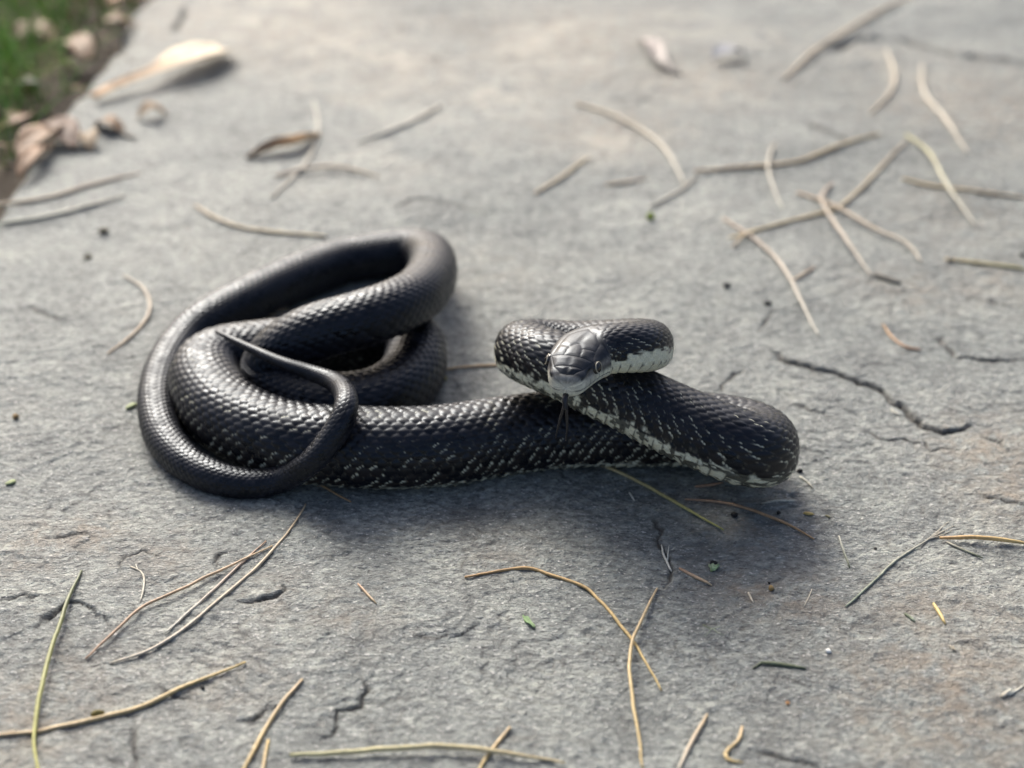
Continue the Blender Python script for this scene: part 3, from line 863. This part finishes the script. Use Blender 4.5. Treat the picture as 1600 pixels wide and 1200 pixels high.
NEEDLES = [
 # pts, label, c0, c1, r
 ([(128,896),(105,950),(80,1030),(62,1100),(54,1160),(60,1200),(66,1222)], 'long green needle lying across a yellow one', DG, YG, .00085, .0022),
 ([(-14,1150),(60,1141),(140,1122),(215,1103),(290,1072),(383,1037)], 'long yellow needle crossed by the green one', TAN, YT, .00080, 0),
 ([(134,1029),(187,984),(225,954),(285,927),(337,901),(375,882),(425,856)], 'wavy tan needle crossing a shorter grey-tan one at its tip', RB, TAN, .00058, .0012),
 ([(257,992),(319,939),(375,886),(416,848)], 'short straight grey-tan needle between two longer tan needles', WH, RB, .00056, 0),
 ([(172,1036),(232,1016),(285,987),(337,946),(405,886),(446,841),(472,800),(477,789)], 'longest tan needle curving up towards the snake tail loop', PALE, TAN, .00062, 0),
 ([(559,916),(573,931),(588,947)], 'tiny brown needle piece alone on bare stone in front of the snake', RB, TAN, .00055, 0),
 ([(472,1066),(442,1100),(409,1149),(382,1201),(372,1222)], 'straight tan needle beside a very short needle tip', TAN, YT, .00078, 0),
 ([(419,1156),(415,1178),(409,1210)], 'short yellow needle tip beside a longer tan needle', YT, TAN, .00060, 0),
 ([(454,1181),(520,1180),(600,1178),(680,1176),(740,1180),(800,1188),(882,1197)], 'yellow-green needle lying over a short tan one', YG, YT, .00090, .0018),
 ([(797,1141),(765,1182),(745,1215)], 'short tan needle pinned under the yellow-green needle', TAN, YT, .00070, 0),
 ([(726,904),(760,898),(822,889),(870,903),(912,918),(935,937),(965,972),(990,1003),(1015,1045),(1033,1080)], 'long bent tan needle with sharp kink near one end', OR, YT, .00066, 0),
 ([(1027,921),(1010,955),(995,990),(985,1020),(984,1060),(990,1110),(998,1160),(1004,1204)], 'tan needle crossing over the kinked needle', TAN, YT, .00064, .0022),
 ([(1105,1119),(1085,1155),(1058,1210)], 'straight pinkish tan needle beside the hooked one', TAN, PALE, .00072, 0),
 ([(1160,1137),(1155,1158),(1135,1178),(1137,1190),(1160,1194)], 'small curled hook-shaped yellow needle', TAN, YT, .00072, 0),
 ([(1062,889),(1085,901),(1112,914)], 'short reddish needle next to a white forked stem', RB, TAN, .00068, 0),
 ([(880,709),(940,727),(1000,752),(1060,785),(1110,815),(1130,827)], 'tan needle with green tip sticking out from under the snake', TAN, YG, .00070, 0),
 ([(1070,778),(1130,783),(1180,795),(1230,815),(1272,839)], 'curved reddish brown needle in the shadow of the raised loop', RB, OR, .00060, 0),
 ([(1086,758),(1110,755),(1130,751)], 'short rusty needle end under the raised loop', RB, RB, .00060, 0),
 ([(1468,844),(1530,850),(1612,858)], 'straight orange needle lying over a grey twig', OR, YT, .00085, .0016),
 ([(1459,945),(1468,961),(1477,978)], 'short pale yellow needle piece alone near a rusty stain', YT, YT, .00075, 0),
 ([(338,713),(400,728),(445,738),(490,755),(549,787)], 'tan needle trapped under the thin tail loop', TAN, OR, .00055, 0),
 ([(680,581),(720,576),(762,573),(800,572)], 'orange-tan needle between the coil and the raised neck', TAN, OR, .00070, 0),
 ([(1440,545),(1415,540),(1395,525),(1380,505)], 'short curved reddish needle above the long crack', RB, OR, .00072, 0),
 ([(1130,340),(1190,385),(1225,425),(1260,490),(1279,523)], 'blurred curved yellow-tan needle with a stub beside it', RB, WH, .00105, .001),
 ([(1140,372),(1200,356),(1270,338),(1310,325),(1350,290),(1415,225)], 'long blurred tan needle passing under two crossed needles', YT, TAN, .0011, 0),
 ([(1300,287),(1283,320),(1310,370),(1360,432)], 'pinkish needle on top of the crossed pile ending at a dark twig', RB, PALE, .0011, .004),
 ([(1245,302),(1300,325),(1370,365),(1415,385),(1440,413)], 'tan needle with hooked end in the crossed pile', OR, PALE, .0011, .002),
 ([(1415,215),(1450,245),(1480,300),(1525,352)], 'blurred green-yellow curved needle crossing a straight tan one', YG, WH, .0012, .003),
 ([(1410,280),(1460,293),(1530,303),(1612,311)], 'blurred straight tan needle under the green-yellow one', YT, TAN, .0011, 0),
 ([(1440,105),(1445,150),(1475,190),(1512,240)], 'far blurred pale needle bent like a hockey stick', PALE, PALE, .0014, 0),
 ([(1385,80),(1398,120),(1385,155),(1358,185)], 'far blurred pale needle curved like a bracket', PALE, TAN, .0014, 0),
 ([(1085,270),(1150,265),(1230,258),(1290,240),(1375,215)], 'long blurred brown needle with a thin pale one across it', OR, YT, .0013, 0),
 ([(1210,225),(1200,270),(1222,328)], 'thin pale curved needle lying across a brown one', PALE, WH, .0009, .002),
 ([(1088,277),(1060,298),(1015,322)], 'pale blurred needle running down to a green bud', PALE, WH, .0010, 0),
 ([(900,165),(960,185),(1030,225),(1070,288)], 'far pale needle arching to the end of the brown one', TAN, WH, .0014, 0),
 ([(835,302),(880,275),(920,248)], 'short blurred olive needle behind the raised head', TAN, YT, .0011, 0),
 ([(945,287),(975,284),(1010,279)], 'short blurred tan stub lying behind the raised neck', TAN, RB, .0010, 0),
 ([(1475,407),(1530,413),(1612,423)], 'straight yellow needle with a dark speck at its end', YT, YG, .0011, 0),
 ([(1225,125),(1270,85),(1330,48),(1425,-5)], 'far blurred tan needle crossing the end of the dark ledge', TAN, OR, .0015, .002),
 ([(305,322),(340,345),(400,362),(510,371)], 'blurred tan needle just behind the dark coil', TAN, YT, .0011, 0),
 ([(195,435),(225,455),(235,485),(215,520),(170,558)], 'sickle-shaped tan needle beside the dark coil', PALE, OR, .0009, 0),
 ([(-14,322),(70,312),(140,292),(218,273)], 'blurred brown needle at the grass edge', TAN, RB, .0013, 0),
 ([(-14,353),(80,338),(195,307)], 'blurred pale green needle beside the brown one near the grass', LG, PALE, .0012, 0),
 ([(430,277),(470,271),(530,268),(592,278)], 'blurred pinkish needle crossing a white one', RB, TAN, .0011, .002),
 ([(425,312),(480,255),(497,205),(490,160)], 'blurred whitish needle crossing a pinkish one', PALE, WH, .0011, 0),
 ([(690,165),(640,195),(560,228)], 'far whitish straight needle alone behind the coil', PALE, WH, .0013, 0),
 ([(1235,442),(1255,431),(1272,419)], 'short blurred brown stub touching the yellow-tan needle', TAN, RB, .0009, 0),
 ([(1145,385),(1165,371),(1180,362)], 'tiny orange needle base crossing the end of a long tan needle', OR, YT, .0009, .002),
]
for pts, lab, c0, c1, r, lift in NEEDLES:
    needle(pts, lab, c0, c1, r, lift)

def stalk(pts, lab, c0, c1, r, branches=(), name='grass_stalk', cat='grass stalk', lift=0):
    needle(pts, lab, c0, c1, r, lift, name, cat, 'dry grass bits on the slab', branches, .5, M_BIT)
stalk([(1322,948),(1350,922),(1400,877),(1450,843),(1468,832)], 'long grey-green grass stalk with split tip', LG, GR, .00052,
      [[(1455,840),(1470,826),(1482,816)], [(1452,842),(1475,830),(1492,822)], [(1450,843),(1468,838),(1488,830)]])
stalk([(1479,849),(1505,861),(1535,873)], 'short grey twig under the orange needle', GR, DG, .00052)
stalk([(1312,835),(1319,860),(1328,885)], 'short grey-green grass piece standing alone by the shadow edge', WH, DG, .00045)
stalk([(1190,783),(1215,779),(1243,780)], 'pale grass piece beside the raised loop', GR, WH, .00050)
stalk([(1188,1037),(1215,1039),(1260,1046)], 'dark olive grass piece lying by a white crumb', DG, DG, .00075, [[(1190,1036),(1180,1043),(1176,1046)]])
stalk([(1050,890),(1042,874),(1036,862),(1034,848)], 'tiny white forked stem beside the crack', WH, WH, .00050, [[(1043,872),(1046,860),(1055,852)], [(1044,868),(1045,858),(1046,852)]])
stalk([(205,889),(221,897),(226,914),(219,943)], 'small curved white stem near the hooked crack', PALE, WH, .00042, [[(215,894),(213,888),(212,885)]])
stalk([(1250,742),(1262,750),(1271,760)], 'tiny white straw piece beside the end of the raised loop', WH, GR, .00045)
stalk([(1392,637),(1400,642),(1408,646)], 'tiny pale straw piece under the long crack', WH, WH, .00055)
stalk([(1365,430),(1385,437),(1408,444)], 'short black twig at the end of the pinkish needle', (.03,.03,.03), (.03,.03,.03), .0014)
stalk([(1170,925),(1175,935),(1178,940)], 'tiny straw crumb near the round brown seed', PALE, PALE, .0004)
stalk([(1268,920),(1262,935),(1255,948)], 'hair-thin straw by the shadow edge', PALE, PALE, .00022)
stalk([(1098,975),(1112,982),(1126,978)], 'tiny grey-green grass tuft in the shadow', DG, LG, .0003, [[(1112,982),(1106,990),(1100,995)], [(1114,981),(1124,989),(1132,992)]])
stalk([(983,765),(988,772),(992,778)], 'tiny pale chip of straw in front of the snake', WH, WH, .00045)
stalk([(1565,1093),(1572,1086),(1580,1081)], 'tiny pale withered flower on its stalk', PALE, WH, .0008, [[(1575,1088),(1590,1080),(1600,1072)]])
stalk([(-5,1146),(12,1142),(28,1140)], 'thin straw wisp beside the yellow needle', PALE, PALE, .0004)
stalk([(1413,960),(1422,966),(1429,972)], 'tiny dark green leaf sliver beside a pale chip', DG, LG, .0006)

# ------------------------------------------------------------------ seeds, buds, crumbs, small leaves
def lump(name, label, cat, px, py, size, col, flat=.8, stretch=1.0, ang=0.0, seed=1, group=None):
    """an uneven seed or crumb: size = radius in metres"""
    rs = np.random.RandomState(seed)
    V = []; nr, ns = 8, 12
    for i in range(nr+1):
        t = math.pi*i/nr
        for j in range(ns):
            p = 2*math.pi*j/ns
            d = np.array((math.sin(t)*math.cos(p), math.sin(t)*math.sin(p), math.cos(t)))
            k = 1+.10*math.sin(3*d[0]+seed)+.10*math.sin(4*d[1]+2*seed)+.03*rs.normal()
            q = d*size*k*np.array((stretch, 1, flat))
            V.append((q[0]*math.cos(ang)-q[1]*math.sin(ang), q[0]*math.sin(ang)+q[1]*math.cos(ang), q[2]))
    V = np.array(V)
    c = AT(px, py); z = H(c[0], c[1])[0]
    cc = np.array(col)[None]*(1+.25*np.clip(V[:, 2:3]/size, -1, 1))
    o = mesh_obj(name, V, grid_faces(nr+1, ns, True), M_BIT, cols=cc)
    o.location = (c[0], c[1], z+size*flat*.75)
    tag(o, label, cat, group)
    return o
lump('seed', 'round brown seed in the shadow before the snake', 'seed', 1205, 919, .0011, (.30,.20,.08), .95, 1.05, 0, 2)
lump('seed', 'round brown seed far from the tail loop', 'seed', 25, 653, .0014, (.27,.18,.08), .9, 1.1, 0, 3)
lump('seed', 'olive seed beside the yellow needle', 'seed', 152, 1113, .0016, (.16,.13,.04), .8, 1.3, .3, 4)
lump('seed_pod', 'pale green seed pod beside the tail loop', 'seed pod', 205, 637, .0016, (.34,.38,.20), .7, 1.9, .9, 5)
lump('seed_pod', 'small green seed pod near the stained patch of stone', 'seed pod', 17, 757, .0012, (.36,.40,.20), .6, 2.0, .7, 6)
lump('bud', 'bright green bud at the end of a pale needle', 'bud', 1016, 340, .0026, (.20,.27,.02), .9, .9, 0, 7)
lump('crumb', 'white crumb beside the dark grass piece', 'crumb', 1294, 1017, .0010, (.75,.74,.68), .7, 1.3, -.3, 8)
lump('crumb', 'tiny orange crumb on open stone near the hooked needle', 'crumb', 1231, 1099, .0007, (.40,.22,.10), .7, 1.3, 0, 9)
lump('crumb', 'orange-yellow husk crumb between the raised loop and the long grass stalk', 'crumb', 1264, 799, .0010, (.50,.36,.12), .6, 2.0, -.2, 10)
lump('crumb', 'greenish crumb beside the orange husk', 'crumb', 1294, 803, .0007, (.22,.20,.11), .7, 1.6, -.8, 11)
lump('pebble', 'small pale pebble inside the dark coil', 'pebble', 586, 585, .0026, (.50,.50,.42), .9, 1.0, 0, 12)
lump('crumb', 'olive crumb where the orange-tan needle meets the coil', 'crumb', 690, 594, .0018, (.20,.17,.05), .7, 1.5, .1, 13)
GB = 'black specks of dirt'
for i, (x, y, sz, lab) in enumerate([(1250,733,.0011,'black speck touching the raised loop'), (1148,801,.0013,'black speck under the curved reddish needle'),
        (1217,797,.0009,'black speck in the loop shadow edge'), (316,1072,.0008,'black speck under the yellow needle'), (1115,881,.0011,'black speck behind the green sprig'),
        (1485,410,.0015,'dark speck on the straight yellow needle'), (1599,397,.0015,'black speck past the straight yellow needle'), (162,362,.0024,'olive dropping between grass edge and coil'),
        (138,404,.0019,'smaller olive dropping beyond the sickle-shaped needle'), (1200,476,.0015,'dark speck at the end of a small crack'), (1135,449,.0017,'dark speck alone behind the raised neck'),
        (1368,856,.0006,'tiny black speck under the grass stalk'), (1202,909,.0005,'tiny black speck beside the round brown seed')]):
    lump('speck', lab, 'speck', x, y, sz, (.07,.06,.03) if 'olive' in lab else (.012,.012,.012), .7, 1.3, i*.7, 20+i, GB)

def leaf_mesh(pts, width, curl=0.0, thick=.0006, prof=None, lift=.002, cup=0.0, n=18, m=9):
    """a blade along a ground polyline (photo pixels): width in metres, rolled up along its sides by curl (rad)"""
    P = catmull(np.array([AT(*p)[:2] for p in pts]), 10)
    L = np.concatenate([[0], np.cumsum(np.linalg.norm(np.diff(P, axis=0), axis=1))])
    t = np.linspace(0, 1, n)
    P = np.column_stack([np.interp(t*L[-1], L, P[:, k]) for k in range(2)])
    T = np.gradient(P, axis=0); T /= np.linalg.norm(T, axis=1)[:, None]
    S = np.column_stack([-T[:, 1], T[:, 0]])
    wv = width*(prof(t) if prof else np.sin(np.pi*np.clip(t*.96+.02, 0, 1))**.7)
    hz = H(P[:, 0], P[:, 1])
    V = []
    for layer in (0, 1):
        for i in range(n):
            for j in range(m):
                q = (j/(m-1)-.5)*2
                a = q*curl
                off = wv[i]*.5*(math.sin(a)/curl if curl else q)
                up = wv[i]*.5*((1-math.cos(a))/curl if curl else 0)
                z = hz[i]+lift+up+cup*math.sin(math.pi*t[i])+.0006*math.sin(9*t[i]+5*q)-layer*thick
                V.append((P[i, 0]+S[i, 0]*off, P[i, 1]+S[i, 1]*off, z))
    F0 = grid_faces(n, m, False)
    F = F0.tolist()+[q[::-1] for q in (F0+n*m).tolist()]
    rim = [j for j in range(m)]+[i*m+m-1 for i in range(1, n)]+[(n-1)*m+j for j in range(m-2, -1, -1)]+[i*m for i in range(n-2, 0, -1)]
    for a, b in zip(rim, rim[1:]+rim[:1]):
        F.append([b, a, a+n*m, b+n*m])
    return np.array(V), F, n, m

def leaf(name, label, cat, pts, width, col, col2=None, group=None, **kw):
    V, F, n, m = leaf_mesh(pts, width, **kw)
    t = np.tile(np.repeat(np.linspace(0, 1, n), m), 2)[:, None]
    q = np.tile(np.tile(np.abs(np.linspace(-1, 1, m)), n), 2)[:, None]
    cc = np.array(col)*(1-t)+np.array(col2 or col)*t
    cc = cc*(1-.25*np.exp(-(q/.10)**2))
    ctr = V.mean(0)
    o = mesh_obj(name, V-ctr, F, M_LEAF, cols=cc); o.location = ctr
    return tag(o, label, cat, group)

GL = 'dead leaves at the edge of the grass'
leaf('dead_leaf', 'curled tan dead leaf with a pale bright face and long rolled stem end', 'dead leaf', [(148,160),(190,145),(245,130),(300,108),(352,84)], .036, (.52,.30,.14), (.86,.72,.52), GL,
     curl=.55, lift=.004, cup=.006, prof=lambda t: .28+.72*smooth(.35, .72, t)*(1-smooth(.86, 1.04, t)*.8))
leaf('dead_leaf', 'small orange-tan curled dead leaf lying alone on the slab', 'dead leaf', [(384,247),(425,240),(462,232),(500,215)], .014, (.30,.22,.14), (.55,.34,.16), GL, curl=1.2, lift=.001, cup=.003)
leaf('leaf_scrap', 'pinkish curled leaf scrap far behind the raised head', 'leaf scrap', [(1000,62),(1022,82),(1032,105),(1062,118)], .014, (.32,.27,.25), (.34,.31,.27), None, curl=.8, lift=.001, cup=.005)
leaf('leaf_scrap', 'whitish leaf scrap with a dark shadow far behind the neck', 'leaf scrap', [(1112,98),(1135,92),(1165,88)], .015, (.38,.38,.39), (.38,.38,.39), None, curl=.5, lift=.004, cup=.004)
leaf('leaf_scrap', 'small bright green leaf scrap in the shadow before the body', 'leaf scrap', [(817,963),(825,972),(836,982)], .0022, (.20,.34,.12), (.26,.36,.18), None, curl=.6, lift=.0008, n=10, m=5, thick=.0003)
sp = leaf('sprig', 'tiny pale green two-leaved sprig in front of the raised loop', 'sprig', [(1107,884),(1115,887),(1124,886)], .0026, (.50,.60,.38), (.40,.52,.28), None, curl=.5, lift=.0010, n=10, m=5, thick=.0003)
V, F, n, m = leaf_mesh([(1110,893),(1116,889),(1123,886)], .0020, curl=.5, lift=.0010, n=10, m=5, thick=.0003)
mesh_obj('leaflet', V-np.array(sp.location), F, M_LEAF, sp, cols=np.tile((.34,.46,.22), (len(V), 1)))
leaf('leaf_scrap', 'pale chip of dry leaf on open stone far from the snake', 'leaf scrap', [(1484,1011),(1490,1015),(1494,1018)], .0012, PALE, PALE, None, curl=.4, lift=.0006, n=8, m=5, thick=.0003)

# dead leaves and litter along the left rim
rl = np.random.RandomState(12)
LITTER = [((30,255),(75,225),(100,205),.022,(.30,.20,.12),'tan dead leaf on the litter by the slab rim'),
          ((60,205),(95,215),(118,240),.020,(.16,.10,.07),'dark brown dead leaf folded at the slab rim'),
          ((95,75),(120,85),(140,100),.024,(.26,.18,.11),'brown dead leaf overhanging the far slab rim'),
          ((30,70),(55,62),(80,66),.024,(.40,.32,.22),'pale tan dead leaf lying in the grass'),
          ((110,90),(128,82),(142,75),.016,(.34,.27,.19),'small buff dead leaf beside the brown one'),
          ((165,8),(190,4),(212,0),.024,(.60,.42,.28),'bright peach dead leaf at the far corner of the grass'),
          ((150,40),(180,45),(215,42),.026,(.30,.22,.15),'flat brown dead leaf below the peach one'),
          ((130,215),(138,225),(143,238),.014,(.50,.43,.32),'small cream dead leaf standing on the slab rim'),
          ((30,285),(55,262),(80,240),.012,(.38,.26,.17),'narrow pinkish dead leaf blade pointing out of the litter'),
          ((0,210),(25,205),(50,190),.022,(.24,.15,.08),'rust brown dead leaf half under the grass'),
          ((215,188),(240,184),(262,182),.014,(.42,.34,.24),'faint buff leaf scrap on the slab below the rolled leaf'),
          ((150,198),(170,205),(195,212),.012,(.33,.24,.16),'thin brown leaf curl beside a dark twig'),
          ((20,140),(50,146),(80,142),.012,(.28,.33,.27),'grey-green blade of withered leaf on the litter')]
for a, b, c, wd, col, lab in LITTER:
    col = tuple(np.array(col)*(.72, .62, .52))
    leaf('dead_leaf', lab, 'dead leaf', [a, b, c], wd, col, tuple(k*1.15 for k in col), GL, curl=.5, lift=.004 if a[0] < 100 else .0015, cup=.006)
stalk([(150,200),(178,208),(212,220)], 'dark short twig beside a thin leaf curl', (.06,.05,.04), (.09,.07,.05), .0018, name='twig', cat='twig')

# ------------------------------------------------------------------ grass beyond the rim
def grass(n, seed):
    rs = np.random.RandomState(seed)
    V, F, C = [], [], []
    for i in range(n):
        y = rs.uniform(.80, 2.1)
        x = EDGE_X-.012-abs(rs.normal(0, .10))-(.03 if rs.rand() < .6 else 0)-max(0, (1.0-y))*.12
        if rs.rand() < .35: x = rs.uniform(-.9, EDGE_X-.05)
        dead = rs.rand() < .35
        Lg = rs.uniform(.025, .065)*(.7 if dead else 1); wd = rs.uniform(.0014, .0030)
        az = rs.uniform(0, 2*math.pi); lean = rs.uniform(.2, 1.0) if not dead else rs.uniform(1.0, 1.45)
        d = np.array((math.cos(az), math.sin(az))); sd = np.array((-d[1], d[0]))
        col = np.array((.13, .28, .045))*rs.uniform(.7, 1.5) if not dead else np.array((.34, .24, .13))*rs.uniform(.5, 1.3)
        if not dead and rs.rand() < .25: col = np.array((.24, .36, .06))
        b = len(V); z0 = -.012
        for k in range(5):
            t = k/4
            a = lean*(.35+.65*t)
            px = x+d[0]*Lg*t*math.sin(a); py = y+d[1]*Lg*t*math.sin(a); pz = z0+Lg*t*math.cos(a)+(.004 if dead else 0)
            w = wd*(1-t*.85)*.5
            for sg in (-1, 1):
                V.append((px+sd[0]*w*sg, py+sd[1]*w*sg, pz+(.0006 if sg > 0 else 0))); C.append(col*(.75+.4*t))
        for k in range(4):
            F.append([b+2*k, b+2*k+1, b+2*k+3, b+2*k+2])
    return np.array(V), np.array(F), np.array(C)
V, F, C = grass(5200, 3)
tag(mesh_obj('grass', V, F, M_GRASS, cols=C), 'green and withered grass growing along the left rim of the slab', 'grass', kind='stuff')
